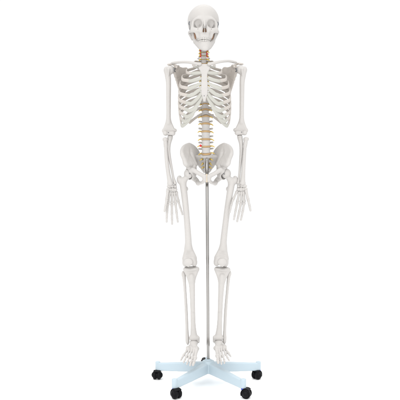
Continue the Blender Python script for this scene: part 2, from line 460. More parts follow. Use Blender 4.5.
# ------------------------------------------------------------------ spine
def spine_x(py): return np.interp(py, [37, 60, 100, 120, 150, 178], [203.7, 203.8, 204.8, 205.7, 206.0, 206.6])
SP_PY = [37.2, 40.6, 44, 47.3, 50.5, 53.8, 57.2] + [61.0 + 4.56 * i for i in range(10)] + [107.3, 113.5] + [120.5, 128, 135.7, 143, 150]
SP_Y = [6, 4, 0, -2, 0, 5, 12] + [22, 32, 41, 48, 53, 55, 55, 53, 49, 44, 37, 28] + [20, 13, 9, 9, 13]
SPC = [P(spine_x(p), p, y) for p, y in zip(SP_PY, SP_Y)]
def vertebra(kind):
    if kind == 'lumbar':   rx, ry, hz, tp, tl, sp, fz, r = 21.5, 16, 13.2, (33, 24, 3), 4.0, (0, 62, -8), 8.5, 2.5
    elif kind == 'thoracic': rx, ry, hz, tp, tl, sp, fz, r = 15, 14, 8.8, (31, 30, 5), 3.6, (0, 58, -24), 7, 2
    else:                  rx, ry, hz, tp, tl, sp, fz, r = 12.5, 9.5, 6.2, (21, 6, -2), 3, (0, 36, -7), 7, 1.8
    f = Field((-48, -20, -34), (48, 70, 22), 1.5 if kind != 'cervical' else 1.2, sym=True)
    f.add(ecyl((0, 0, 0), rx, ry, hz, r, 0.13), 0)
    c = ry + 8
    f.add(cone((rx*0.6, ry*0.7, 3*hz/13), (rx*0.62, c + 3, 2), 4.2, 4), 3)
    f.add(tri((rx*0.62, c + 3, 2), (0, c + 13, -2), (rx*0.5, c + 7, -8), 3.6, 3.6, 3), 3)
    f.add(cone((rx*0.62, c + 3, 1), tp, 4.2, tl), 4)
    f.add(tri((0, c + 10, 0), sp, (0, c + 10, -7), 3, 3.0, 3), 3)
    f.add(cone((rx*0.66, c + 4, 2), (rx*0.66, c + 4, hz + 3), 4, 3.6), 3)
    f.add(cone((rx*0.6, c + 7, -4), (rx*0.6, c + 7, -hz - 3), 4, 3.6), 3)
    if kind == 'cervical': f.cut(cone((rx + 3, 3, -9), (rx + 3, 3, 9), 2.4, 2.4), 0.8)
    f.cut(cone((0, c - 1, -20), (0, c - 1, 20), fz, fz, (1.2, 1, 1)), 1.5)
    return f.mesh(1)
TPL = {k: vertebra(k) for k in ('lumbar', 'thoracic', 'cervical')}
nv = len(SPC)
for i, c in enumerate(SPC):
    kind = 'cervical' if i < 7 else 'thoracic' if i < 19 else 'lumbar'
    if i == 0: continue
    v, q = TPL[kind]
    s = {'cervical': 0.92 + 0.03 * i, 'thoracic': 0.90 + 0.026 * (i - 7), 'lumbar': 0.97 + 0.012 * (i - 19)}[kind]
    up = SPC[i-1] - (SPC[i+1] if i + 1 < nv else P(206.3, 157, 22)); up /= np.linalg.norm(up)
    gap = 0.5 * np.linalg.norm(SPC[i-1] - (SPC[i+1] if i + 1 < nv else P(206.3, 157, 22)))
    hz = {'cervical': 6.2, 'thoracic': 8.8, 'lumbar': 13.2}[kind]
    sz = min(1.25, (gap * 0.80) / (2 * hz))
    yv = V(0, 1, 0) - up * up[1]; yv /= np.linalg.norm(yv); xv = np.cross(yv, up)
    ja = np.radians(np.random.uniform(-2, 2, 2)); xv = xv + up * math.sin(ja[0]); yv = yv + up * math.sin(ja[1])
    fade = V(s * np.random.uniform(0.97, 1.03), s * np.random.uniform(0.97, 1.03), sz)
    w = v * fade
    part('vertebra', (c + np.outer(w[:, 0], xv) + np.outer(w[:, 1], yv) + np.outer(w[:, 2], up), q), BONE)
# atlas: a ring
f = Field((-44, -24, -14), (44, 40, 14), 1.3, sym=True)
chain(f, [(0, -9, 0, 4.5), (13, -6, 0, 4.5), (20, 6, 0, 5.5), (16, 20, 0, 3.5), (0, 27, 0, 4)], 3); f.add(ell((19, 4, 2), (8, 11, 7)), 3); f.add(cone((22, 6, -1), (34, 9, -2), 5, 4), 3)
v, q = f.mesh(1); part('vertebra', (v + SPC[0], q), BONE)

def drum(c, up, rx, ry, hz, n=40):
    """disc: bulging elliptical drum"""
    yv = V(0, 1, 0) - up * up[1]; yv /= np.linalg.norm(yv); xv = np.cross(yv, up); vs = []
    lv = [(-1, 0.0), (-1, 0.80), (-0.75, 0.95), (-0.3, 1.0), (0.3, 1.0), (0.75, 0.95), (1, 0.80), (1, 0.0)]
    for z, r in lv[1:-1]:
        for j in range(n):
            a = 2*math.pi*j/n; vs.append(c + xv*rx*r*math.cos(a) + yv*ry*r*math.sin(a) + up*hz*z)
    m = len(lv) - 2
    fs = [[r*n+j, r*n+(j+1) % n, (r+1)*n+(j+1) % n, (r+1)*n+j] for r in range(m-1) for j in range(n)] + [list(range(n-1, -1, -1)), list(range((m-1)*n, m*n))]
    return np.array(vs), fs
nodes = SPC + [P(206.3, 157.2, 24)]
disc_list = []
for i in range(1, nv):
    a, b = nodes[i], nodes[i+1]; up = (a - b) / np.linalg.norm(a - b); L = np.linalg.norm(a - b)
    kind = 'cervical' if i < 7 else 'thoracic' if i < 19 else 'lumbar'
    r0 = {'cervical': (11.5, 8.8), 'thoracic': (13.8, 12.8), 'lumbar': (21.5, 16)}[kind]
    s = {'cervical': 0.92 + 0.03 * i, 'thoracic': 0.92 + 0.028 * (i - 7), 'lumbar': 1.02 + 0.012 * (i - 19)}[kind]
    if i in (17, 18): s *= 1.1
    mid = (a + b) / 2 if i < nv - 1 else a * 0.5 + b * 0.5
    dk = part('intervertebral_disc', drum(mid, up, r0[0]*s*1.03, r0[1]*s*1.05, L * (0.115 if i < 17 else 0.135)), DISC)
    disc_list.append((i, mid, r0[0]*s, dk))
for i, mid, rx, dk in disc_list:                                      # spinal nerves leave at every disc
    cerv = i < 7; lum = i > 16
    if i < 3: continue
    for sx in (-1, 1):
        ln = 12 if cerv else (15 if lum else 9); q = random.uniform(-2.6, 2.6); ln *= random.uniform(0.8, 1.2); z0 = 1 if cerv else 3
        r = 2.9 if cerv else 2.5
        pts = [mid + V(sx*(rx*0.62), 16 if not cerv else 9, z0 + 2), mid + V(sx*(rx + 1), 10 if not cerv else 3, z0 + q*0.3), mid + V(sx*(rx + ln*0.6), 4 if not cerv else -2, z0 - 2 + q), mid + V(sx*(rx + ln), 0 if not cerv else -3, z0 - 7 + q)]
        rr = [r, r*1.25, r, r*0.7]
        part('spinal_nerve', sweep(spline([tuple(p) + (k, k) for p, k in zip(pts, rr)], 2), 9), NERVE)
for sx in (-1, 1):                                                    # vertebral arteries in the neck
    pts = [SPC[k] + V(sx*(15.5 + 0.7*math.sin(k*2.1 + sx)), 1 + 1.5*math.cos(k*1.7), 0) for k in range(1, 7)]
    part('vertebral_artery', sweep(spline([tuple(p) + (2.6, 2.6) for p in pts], 2), 9), ARTERY)
hd = [d for d in disc_list if d[0] == 22][0]                          # the slipped disc between the lowest two vertebrae
f = Field(hd[1] + V(-42, -14, -10), hd[1] + V(-10, 18, 16), 0.9)
f.add(ell(hd[1] + V(-hd[2] - 3, 0, 4), (5.5, 6, 6)), 0); f.add(ell(hd[1] + V(-hd[2] + 2, 3, 2), (6, 6, 4)), 3)
part('slipped_disc', f.mesh(1), ARTERY, hd[3])

# ------------------------------------------------------------------ sacrum and coccyx
f = Field((-30, -25, 900), (110, 110, 1110), 1.6)
cx = P(206.3, 160, 25)[0]
f.lo[0] = cx - 66; f.ax[0] = f.lo[0] + 1.6 * np.arange(f.d.shape[0])
sb = [P(206.3, 157.0, 24), P(206.4, 161.5, 35), P(206.5, 165.5, 46), P(206.6, 169, 54), P(206.6, 172, 56)]
f.add(ecyl(sb[0] + V(0, 0, 2), 23, 15, 8, 3), 0)
chain(f, [tuple(p) + (r,) for p, r in zip(sb, (13, 11.5, 10, 8.5, 7))], 6, (1.25, 1, 1))
for sx in (-1, 1):
    a0, a1 = sb[0] + V(sx*50, 14, 2), sb[0] + V(sx*22, 4, 4)
    a2, a3 = sb[1] + V(sx*44, 18, -4), sb[2] + V(sx*30, 12, -4); a4 = sb[4] + V(sx*12, 3, 0)
    f.add(tri(a0, a1, a2, 9, 9, 8), 6); f.add(tri(a1, a2, sb[2] + V(sx*8, 5, 0), 9, 8, 9), 6)
    f.add(tri(a2, a3, sb[2] + V(sx*8, 5, 0), 8, 6, 9), 6); f.add(tri(a3, a4, sb[3], 6, 5, 8), 6)
    for k in range(4):
        c = (sb[k] + sb[k+1]) / 2 + V(sx*(19 - 2.6*k), 4, 1)
        f.cut(ell(c + V(0, -8, -1), (4.6 - 0.5*k, 14, 4.2 - 0.4*k)), 2)
    f.add(cone(sb[0] + V(sx*19, 24, 2), sb[0] + V(sx*19, 26, 14), 5, 4), 4)
for k in range(4): f.add(cone(sb[k] + V(0, 10, 0), sb[k] + V(0, 24 - 3*k, -4), 5, 3), 4)
f.add(cone(sb[0] + V(0, 4, 8), sb[0] + V(0, 4, 8.5), 15, 15, (1.2, 1, 0.5)), 3)
f.wobble(0.25, 9, 5)
sacrum = part('sacrum', f.mesh(3), BONE)
co = [P(206.6, 174.3, 55), P(206.6, 176.2, 51), P(206.6, 177.9, 46)]
part('coccyx', sweep(spline([tuple(p) + (a, b) for p, a, b in zip(co, (8, 6, 3.5), (6, 5, 3))], 2), 12), BONE)
for sx in (-1, 1):
    for k, (ln, dn) in enumerate(((15, 6), (12, 11), (13, 6))):
        c = (sb[k] + sb[k+1]) / 2 + V(sx*(17 - 2.6*k), -5, 0)
        pts = [c + V(0, 4, 1), c + V(sx*4, -6, 0), c + V(sx*ln*0.6, -8, -dn*0.5), c + V(sx*ln, -7, -dn)]
        part('spinal_nerve', sweep(spline([tuple(p) + (r, r) for p, r in zip(pts, (2.6, 2.8, 2.3, 1.5))], 2), 9), NERVE)

# ------------------------------------------------------------------ rib cage
CXR = 204.6
T = SPC[7:19]
W = [54, 83, 104, 114, 119, 121, 122, 122, 121, 119, 102, 70]
J = [(9.5, 67, -58), (13, 73.5, -77), (15.3, 81, -88), (16.3, 88.3, -94), (17.2, 95.5, -96), (18.2, 102.8, -95), (19, 109.2, -91), (20.6, 115, -83), (22, 120, -70), (23.2, 124.8, -54)]
CARTS = [
 [(5.2, 66.6, -78)], [(8, 73.2, -88), (3.3, 72.8, -93)], [(9, 80, -96), (3.0, 78.2, -96)], [(10.5, 86.8, -101), (3.0, 83.2, -98)],
 [(12, 94.8, -105), (6.5, 90.8, -104), (3.2, 88.2, -99)], [(13, 103.4, -106), (7, 98.2, -106), (3.2, 92.6, -100)],
 [(15, 110.8, -104), (10, 108.2, -106), (6, 102.6, -105), (2.4, 96.2, -100)],
 [(17.2, 116.8, -95), (12.5, 113.6, -103), (8.2, 107.2, -106)],
 [(19.4, 121.4, -83), (15.0, 118.2, -96), (11.8, 113.6, -103)],
 [(21.6, 125.6, -66), (17.2, 121.6, -86), (14.6, 118.2, -96)]]
axis_pt = np.array([(P(CXR, 90)[0]), -5.0, 0])
def outward(p):
    n = V((p[0] - axis_pt[0]) / 1.25, p[1] - axis_pt[1], 0); return n / max(np.linalg.norm(n), 1e-6)
for sx in (-1, 1):
    for i in range(12):
        v = T[i]
        if i < 10: j = P(CXR + sx*J[i][0], J[i][1], J[i][2])
        elif i == 10: j = v + V(sx*104, -28, -66)
        else: j = v + V(sx*78, 14, -44)
        drop = v[2] - j[2]; w = W[i]
        if i == 0:
            pts = [v + V(sx*13, 12, 2), v + V(sx*30, 22, 1), v + V(sx*47, 4, -3), v + V(sx*50, -28, -drop*0.5), j]
        elif i < 10:
            yl = (v[1] + 30 + j[1]) / 2
            pts = [v + V(sx*13, 11, 3), v + V(sx*30, 29, 2), v + V(sx*w*0.60, 36, -0.10*drop), v + V(sx*w*0.90, 12, -0.30*drop),
                   V(v[0] + sx*w, yl - 6, v[2] - 0.55*drop), V(v[0] + sx*w*0.965, yl*0.4 + j[1]*0.6, v[2] - 0.84*drop), j]
        elif i == 10: pts = [v + V(sx*13, 11, 3), v + V(sx*34, 26, -4), v + V(sx*72, 26, -22), v + V(sx*98, 2, -48), j]
        else: pts = [v + V(sx*13, 11, 3), v + V(sx*30, 22, -6), v + V(sx*56, 24, -24), j]
        rows = []
        n = len(pts)
        for k, p in enumerate(pts):
            t = k / (n - 1); hgt = np.interp(t, [0, 0.15, 0.5, 1], [5.2, 6.4, 7.4, 8.0]); th = np.interp(t, [0, 0.3, 1], [4.2, 3.8, 3.4])
            if i == 0: hgt, th = 7.2, 2.6
            if i == 1: hgt *= 0.92
            if i == 11: hgt *= 0.8
            rows.append(tuple(p) + (th, hgt))
        nf = outward if i > 0 else (lambda p: V(0, 0, 1) * 0.85 + outward(p) * 0.5)
        rib = part('rib', sweep(spline(rows, 4), 16, nf, 2.3), RIBM)
        if i < 10:
            cp = [P(CXR + sx*a, b, c) for a, b, c in CARTS[i]]
            first = pts[-1] + (pts[-2] - pts[-1]) * 0.04
            rd = (pts[-1] - pts[-2]); rd /= np.linalg.norm(rd)
            tw = cp[0] - pts[-1]; tw /= np.linalg.norm(tw)
            bend = pts[-1] + (rd * 0.75 + tw * 0.5) * (4 if i == 0 else 7)
            rows = [tuple(first) + (3.6, 8.0), tuple(bend) + (4.1, 8.4)]
            for k, p in enumerate(cp):
                e = k == len(cp) - 1
                rows.append(tuple(p) + ((3.4, 6.6) if e and i < 7 else (4.4, 9.0)))
            if i == 0: rows = [r[:3] + (3.6, 6.5) for r in rows]
            part('costal_cartilage', sweep(spline(rows, 3), 16, nf, 2.3), CART, rib)
# sternum
f = Field((-40, -125, 1330), (80, -55, 1560), 1.5)
def SP(dx, py, y): return P(204.4 + dx, py, y)
m = [SP(0, 65, -76), SP(-4.4, 65.2, -76), SP(4.4, 65.2, -76), SP(-4.3, 68.5, -83), SP(4.3, 68.5, -83), SP(-2.3, 73, -92), SP(2.3, 73, -92)]
for a, b, c in ((0, 1, 3), (0, 2, 4), (0, 3, 4), (3, 4, 5), (4, 5, 6)): f.add(tri(m[a], m[b], m[c], 6, 6, 6), 5)
bp = [(2.0, 73, -93), (2.0, 78, -97), (2.3, 84, -100), (2.5, 89, -102), (2.3, 94, -102), (0.9, 98, -101), (0.45, 102, -98)]
for (w0, p0, y0), (w1, p1, y1) in zip(bp[:-1], bp[1:]):
    f.add(tri(SP(-w0, p0, y0), SP(w0, p0, y0), SP(w1, p1, y1), 4.6, 4.6, 4.4), 3); f.add(tri(SP(-w0, p0, y0), SP(-w1, p1, y1), SP(w1, p1, y1), 4.6, 4.4, 4.4), 3)
f.cut(ell(SP(0, 62.2, -78), (12, 14, 8)), 4)
for py in (78, 83.5, 88.5): f.cut(cone(SP(-4, py, -107.5), SP(4, py, -107.5), 2, 2), 3)
f.wobble(0.25, 10, 2)
sternum = part('sternum', f.mesh(1), BONE)
def screw(p, r, ln, direction, parent, mat=SCREW):
    d = V(*direction); d /= np.linalg.norm(d); p = np.asarray(p)
    rows = [tuple(p) + (r*0.6, r*0.6), tuple(p + d*ln*0.6) + (r*0.6, r*0.6), tuple(p + d*ln*0.62) + (r, r), tuple(p + d*ln) + (r*0.85, r*0.85)]
    part('screw', sweep(rows, 12), mat, parent)
screw(SP(-0.2, 96, -103), 2.4, 4, (0, -1, 0.1), sternum)

# ------------------------------------------------------------------ shoulder girdle
CL = {-1: [(200.2, 64.2, -84, 9, 8), (196.5, 63.6, -84, 7, 6.5), (188, 62.2, -66, 6.2, 7), (179.5, 62.2, -26, 6, 7.5), (173.5, 62.9, 2, 6, 9), (171.5, 63.6, 10, 4.5, 8)],
      1: [(208.8, 64.2, -84, 9, 8), (212.5, 63.4, -84, 7, 6.5), (220.5, 61.7, -66, 6.2, 7), (228.5, 61.0, -26, 6, 7.5), (234, 62.0, 2, 6, 9), (236, 62.6, 10, 4.5, 8)]}
HA = {-1: P(168.5, 70.2, 8), 1: P(242.3, 70.0, 8)}
for sd in (-1, 1):
    rows = [tuple(P(a, b, y)) + (u, w) for a, b, y, u, w in CL[sd]]
    part('clavicle', sweep(spline(rows, 3), 16, lambda p: V(0, 0, 1)), BONE)
    # scapula, built on the left and mirrored about the chest
    f = Field((-215, -50, 1320), (-40, 130, 1580), 1.6)
    q = lambda px, py, y: P(px, py, y)
    G = q(174.6, 70, 22); IA = q(182.2, 96.5, 84); SA = q(187.2, 69.0, 88); MB = q(188.2, 78, 98); CE = q(178, 67.5, 40); LB = q(177.6, 83, 58); MID = q(183, 76, 72)
    f.add(ell(G, (7, 13, 18)), 0)
    f.add(cone(G + V(4, 3, 0), G + V(14, 10, 0), 10, 8), 6)
    ring = closed([tuple(G) + (8,), tuple(LB) + (4.6,), tuple(q(180.2, 91, 74)) + (4.6,), tuple(IA) + (4.6,), tuple(q(186.2, 88, 96)) + (3,), tuple(MB) + (3,), tuple(SA) + (3,), tuple(q(182.4, 68.4, 66)) + (3,), tuple(CE) + (4,)])
    fan(f, ring, tuple(MID) + (1.8,), 6)
    # spine and acromion
    s0, s1, s2, s3 = q(187.5, 73, 100), q(181, 68.5, 88), q(173.2, 64.3, 62), q(168.8, 64.6, 26)
    f.add(tri(s0, s1, MID + V(0, 6, 14), 2.5, 3.5, 2.2), 4); f.add(tri(s1, s2, CE + V(0, 16, 2), 3.5, 5, 3), 4)
    chain(f, [tuple(s0) + (3,), tuple(s1) + (4.5,), tuple(s2) + (5.5,), tuple(s3) + (6.5,), tuple(q(171.3, 64.4, 8)) + (5,)], 5, (1.2, 1.2, 0.8))
    # coracoid
    chain(f, [tuple(q(177.3, 68, 30)) + (7,), tuple(q(178.3, 66.2, 10)) + (6,), tuple(q(176.6, 67.2, -16)) + (4.5,)], 4)
    f.wobble(0.2, 9, 7)
    v, fc = f.mesh(1)
    if sd > 0:
        v = v.copy(); ax = P(205.4, 80)[0]; v[:, 0] = 2*ax - v[:, 0]; v[:, 2] += 2; fc = fc[:, ::-1]
    scap = part('scapula', (v, fc), RIBM)
    gp = P(174.4, 70, 10) if sd < 0 else P(236.6, 70, 10)
    rows = [tuple(gp + V(-sd*5, 0, 6)) + (2.6, 2.6), tuple(gp + V(-sd*0, -9, 3)) + (3.0, 3.0), tuple(gp + V(sd*1, -8, -5)) + (3.0, 3.0), tuple(gp + V(-sd*4, 0, -8)) + (2.6, 2.6)]
    part('shoulder_bolt', sweep(spline(rows, 2), 10), SCREW, scap)

# ------------------------------------------------------------------ arms
LH = 300.0
f = Field((-46, -44, -LH - 26), (52, 46, 40), 1.6)
chain(f, [(-6, 0, -2, 15), (-3, 0, -28, 14), (0, 0, -60, 12), (0, 0, -120, 11.2), (0, -2, -200, 10.6), (0, -2, -250, 11.5)], 8)
f.add(ell((9, 4, 2), (20, 22, 21)), 8); f.add(ell((-12, -4, 0), (10, 15, 16)), 6); f.add(cone((2, -18, -2), (0, -14, -26), 7, 4), 5); f.cut(cone((-6, -22, 8), (-3, -17, -40), 3.2, 1.5), 3)
f.add(tri((0, 0, -236), (-24, 0, -LH + 14), (26, 2, -LH + 14), 9, 5, 5.5), 7)
f.add(ell((31, 6, -LH + 14), (8, 8, 9)), 5); f.add(ell((-25, 2, -LH + 12), (7, 8, 10)), 5)
f.add(cone((-6, -3, -LH), (20, -3, -LH), 10, 12.5), 4); f.add(ell((-15, -7, -LH), (12, 12, 12)), 4); f.cut(ell((7, -6, -LH - 1), (4.2, 30, 24)), 5) if False else None
f.cut(ell((6, -16, -LH + 18), (9, 6, 7)), 5); f.cut(ell((6, 16, -LH + 18), (11, 9, 10)), 5)
f.wobble(0.1, 22, 11)
HUM = f.mesh(1)
EL = {-1: P(168.6, 133.3, 14), 1: P(241.4, 132.9, 14)}
for sd in (-1, 1):
    hum = part('humerus', oriented(*HUM, LH, HA[sd], EL[sd], sd), BONE)
    screw(EL[sd] + V(-sd*0, -13, 2), 2.4, 5, (0, -1, 0), hum)
# ulna and radius: grown fields around their own centre lines, palm forward
FA = {-1: dict(u=[(170.6, 134.2, 34, 8), (170.2, 137.2, 16, 13), (169.0, 143, 11, 10), (168.6, 150, 8, 8.5), (169.6, 158, 5, 7.5), (171.6, 168, 1, 5.8), (173.4, 178, -3, 5.8), (174.9, 183.0, -4, 8.5)],
               r=[(165.3, 139.4, 2, 11), (165.6, 142.0, 2, 9.5), (165.8, 146, 0, 8), (166.2, 155, -4, 8.6), (167.2, 165, -7, 9.4), (168.6, 175, -9, 9.8), (169.8, 181, -10, 12), (170.2, 183.6, -10, 13)]),
      1: dict(u=[(239.5, 134.0, 34, 8), (239.8, 137.0, 16, 13), (241.0, 143, 11, 10), (241.3, 150, 8, 8.5), (240.8, 158, 5, 7.5), (239.9, 168, 1, 5.8), (239.1, 177, -3, 5.8), (238.2, 182.5, -4, 8.5)],
               r=[(246.1, 139.1, 2, 11), (245.6, 141.8, 2, 9.5), (245.0, 146, 0, 8), (244.3, 155, -4, 8.6), (243.6, 165, -7, 9.4), (243.1, 175, -9, 9.8), (242.7, 181, -10, 12), (242.5, 183.1, -10, 13)])}
for sd in (-1, 1):
    up = [P(a, b, y) for a, b, y, r in FA[sd]['u']]; rp = [P(a, b, y) for a, b, y, r in FA[sd]['r']]
    lo = np.min(up + rp, axis=0) - 24; hi = np.max(up + rp, axis=0) + 24
    f = Field(lo, hi, 1.5); sp = spline([tuple(p) + (q[3],) for p, q in zip(up, FA[sd]['u'])], 14)
    chain(f, [tuple(x) for x in sp], 3)
    f.add(cone(up[1] + V(0, -12, -8), up[1] + V(0, -14, -6), 7, 5), 5); f.cut(cone(EL[sd] + V(-20, -3, 0), EL[sd] + V(20, -3, 0), 13.5, 13.5), 2)
    f.add(cone(up[-1] + V(-sd*4, 5, -2), up[-1] + V(-sd*5, 5, -9), 4, 2.5), 3); f.wobble(0.1, 14, 12)
    part('ulna', f.mesh(1), BONE)
    f = Field(lo, hi, 1.5); sp = spline([tuple(p) + (q[3],) for p, q in zip(rp, FA[sd]['r'])], 14)
    chain(f, [tuple(x) for x in sp[3:]], 3); f.add(ecyl(rp[0], 12.2, 12.2, 6.5, 3), 0); f.add(cone(rp[0], rp[2], 9.5, 8), 7)
    f.add(ell(rp[2] + V(-sd*5, 2, -4), (6, 6, 9)), 4); f.add(ell(rp[-1] + V(0, 0, 1), (14, 10, 8)), 5); f.add(cone(rp[-1] + V(sd*8, -2, 0), rp[-1] + V(sd*10, -2, -8), 5, 3), 4)
    f.wobble(0.1, 14, 13)
    part('radius', f.mesh(1), BONE)

# ------------------------------------------------------------------ hands
def small_bone(a, b, r0, rm, r1, flat=0.85, bow=None):
    """long small bone with a flared base, slim waist and knobbed head"""
    a, b = np.asarray(a, float), np.asarray(b, float); rows = []
    bow = np.zeros(3) if bow is None else np.asarray(bow)
    for t, r in ((0, r0*0.86), (0.05, r0), (0.16, r0*0.86), (0.32, rm*1.06), (0.52, rm), (0.70, rm*1.05), (0.84, r1*0.94), (0.94, r1), (1.0, r1*0.78)):
        rows.append(tuple(a + (b - a)*t + bow*math.sin(math.pi*t)) + (r, r*flat))
    rows = [r for r in rows]
    return sweep(spline(rows, 2.5), 12, (lambda p: V(1, 0, 0)) if abs((b - a)[0]) < abs((b - a)[2]) * 2 + 1 else None)
def digit(points, radii, names, parent, gap=1.2):
    for k in range(len(points) - 1):
        a, b = points[k], points[k+1]; d = (b - a) / np.linalg.norm(b - a)
        last = k == len(points) - 2
        r0, rm, r1 = radii[k]
        part(names[k], small_bone(a + d*gap, b - d*gap, r0, rm, r1 if not last else r1*0.9, 0.82, V(0, 1.2, 0)), BONE, parent)
# per finger: base of the metacarpal, knuckle, joint, joint, tip  (photo px, py, depth)
HANDS = {-1: [
  [(167.8, 190.2, -16), (166.7, 199.5, -30), (165.6, 206, -38), (164.5, 211.8, -44)],
  [(169.8, 192.4, -8), (168.0, 203.4, -14), (167.0, 212, -24), (166.7, 217.6, -32), (166.6, 222.4, -38)],
  [(172.1, 192.6, -4), (171.9, 203.8, -8), (171.9, 213.4, -18), (172.0, 219.6, -26), (172.1, 224.6, -32)],
  [(174.4, 192.4, -2), (175.4, 203.2, -4), (176.5, 212.0, -14), (177.2, 217.8, -22), (177.9, 222.4, -28)],
  [(176.4, 191.6, 0), (178.4, 201.6, 0), (180.3, 207.8, -8), (181.6, 211.6, -14), (182.5, 215.0, -19)]],
 1: [
  [(246.0, 190.2, -16), (248.2, 199.8, -30), (249.6, 205.8, -38), (250.6, 211.2, -44)],
  [(243.9, 191.8, -8), (244.2, 202.6, -16), (242.8, 211, -30), (241.8, 216.2, -38), (240.9, 220.4, -42)],
  [(241.6, 192.0, -4), (241.0, 203.2, -14), (239.2, 212.2, -34), (238.0, 217.8, -44), (237.1, 222.0, -50)],
  [(239.4, 191.8, -2), (237.3, 202.4, -18), (235.6, 210.8, -40), (234.6, 216, -52), (233.8, 220.0, -58)],
  [(237.2, 191.0, -2), (233.0, 199.6, -24), (231.2, 205.6, -46), (230.4, 209.4, -54), (229.8, 212.8, -60)]]}
MET = [(8.2, 6.0, 7.6), (8.2, 5.6, 7.6), (8.2, 5.6, 7.6), (7.8, 5.3, 7.2), (7.2, 5.0, 6.8)]
for sd in (-1, 1):
    wc = P(172.4, 187.6, -6) if sd < 0 else P(241.4, 187.2, -6)
    f = Field(wc - 36, wc + 36, 1.1)
    car = [(-11, -2, 7, 8, 6.5, 6), (-1, 0, 8, 6.5, 7, 5.5), (9, 3, 7.5, 6, 6, 5), (10, -5, 6, 4, 4, 4.5), (-15, -5, -5, 6, 6, 6), (-7.5, -1, -6, 5, 6.5, 6.5), (1, 1, -6, 6, 7, 8), (10, 1, -5.5, 6.5, 7, 6.5)]
    for x, y, z, a, b, c in car: f.add(ell(wc + V(x*-sd*1.35, y, z*1.25 - 3), (a*1.48, b*1.2, c*1.4)), 0.4)
    f.add(ell(wc + V(0, 6, -2), (21, 5, 17)), 1.0)
    f.wobble(0.35, 4, 21)
    hand = part('hand', f.mesh(1), BONE)
    for k, dg in enumerate(HANDS[sd]):
        pts = [P(*p) for p in dg]; r = MET[k]
        names = ['metacarpal'] + ['phalanx'] * 3
        ph = [(r[0]*0.93, r[1]*0.9, r[2]*0.8), (r[0]*0.80, r[1]*0.86, r[2]*0.72), (r[0]*0.70, r[1]*0.74, r[2]*0.68)]
        digit(pts, [r] + ph, names, hand)

# ------------------------------------------------------------------ hip bones
f = Field((-140, -100, 930), (60, 110, 1175), 1.6)
A = lambda px, py, y: P(px, py, y)
ASIS, CT, CT2, CTOP, CP, PSIS, PIIS = A(182.2, 154.2, -50), A(182.3, 150.0, -28), A(184.6, 146.4, -4), A(189.2, 144.6, 22), A(194.2, 147.4, 48), A(198.0, 153.0, 76), A(198.2, 158.5, 72)
SI, NOT, ARC, AIIS, FOS, FOS2 = A(196.2, 156.5, 36), A(195.3, 163.2, 42), A(195.0, 164.5, 6), A(186.2, 164.5, -48), A(187.4, 154.0, -12), A(191.4, 153.6, 9)
ACE = A(189.0, 174.0, -12)
ring = [(ASIS, 6.5), (CT, 6.5), (CT2, 6), (CTOP, 5.5), (CP, 6), (PSIS, 7), (PIIS, 6), (NOT, 6.5), (ARC, 7.5), (AIIS, 7.5), (A(184.3, 159.4, -44), 6.5)]
def T3(a, b, c, k=8): f.add(tri(a[0], b[0], c[0], a[1], b[1], c[1]), k)
Fq, F2 = (FOS, 2.6), (FOS2, 3.0)
RG = closed([tuple(p) + (r,) for p, r in ring], 4)
fan(f, RG, tuple(FOS) + (2.8,), 9, list(range(0, 12)) + list(range(32, 44)))
fan(f, RG, tuple(FOS2) + (3.2,), 9, range(12, 32))
T3(ring[3], Fq, F2, 9); T3(ring[8], Fq, F2, 9)
T3(ring[8], ring[9], (ACE + V(4, 6, 22), 12), 8); T3(ring[7], ring[8], (ACE + V(8, 24, 8), 10), 8)
f.add(ell(ACE + V(6, 6, 2), (30, 31, 30)), 10)
ISP, TUB, TUB2, INF, PUB, PUB2, EMI = A(196.0, 172.5, 40), A(196.4, 180.4, 22), A(198.2, 183.2, 0), A(202.2, 182.8, -34), A(204.6, 176.4, -66), A(204.7, 180.2, -62), A(192.8, 170.0, -42)
f.add(tri(ACE + V(10, 22, 6), ISP, NOT, 10, 4, 6), 7)
chain(f, [tuple(ACE + V(10, 20, -8)) + (15,), tuple(TUB) + (12,), tuple(TUB2) + (9.5,)], 8)
chain(f, [tuple(TUB2) + (10,), tuple((TUB2 + INF)/2 + V(0, 0, 0)) + (8,), tuple(INF + V(0, 0, 1)) + (7.5,), tuple(PUB2) + (9.5,)], 8)
chain(f, [tuple(ACE + V(6, -14, 8)) + (15,), tuple(EMI) + (12,), tuple((EMI + PUB)/2 + V(0, 0, -1)) + (10,), tuple(PUB) + (10.5,)], 9)
chain(f, [tuple(PUB) + (9.5,), tuple(PUB2) + (8.5,)], 5)
chain(f, [tuple(ARC) + (6,), tuple((ARC + EMI)/2 + V(3, 0, 0)) + (6,), tuple(EMI) + (7,)], 6)
f.cut(ell(ACE + V(-6, -4, -2), (27, 26, 26)), 3); f.cut(cone(ACE + V(-10, -4, -4), ACE + V(-46, -16, -12), 25, 27), 3)
f.wobble(0.15, 18, 31)
HIP = f.mesh(9)
HC = {-1: P(189.0, 174.2, -14), 1: P(224.6, 174.6, -14)}
hips = {}
for sd in (-1, 1):
    v, q = HIP
    if sd > 0:
        v = v.copy(); v[:, 0] = 2*P(206.65, 165)[0] - v[:, 0]; q = q[:, ::-1]
    hips[sd] = part('hip_bone', (v, q), BONE)
f = Field((0, -90, 950), (60, -40, 1040), 1.2)
s0, s1 = P(206.65, 175.4, -66), P(206.65, 181.0, -62)
f.add(cone(s0, s1, 7.5, 7, (0.75, 1, 1)), 0)
part('pubic_symphysis', f.mesh(1), SYMPH)

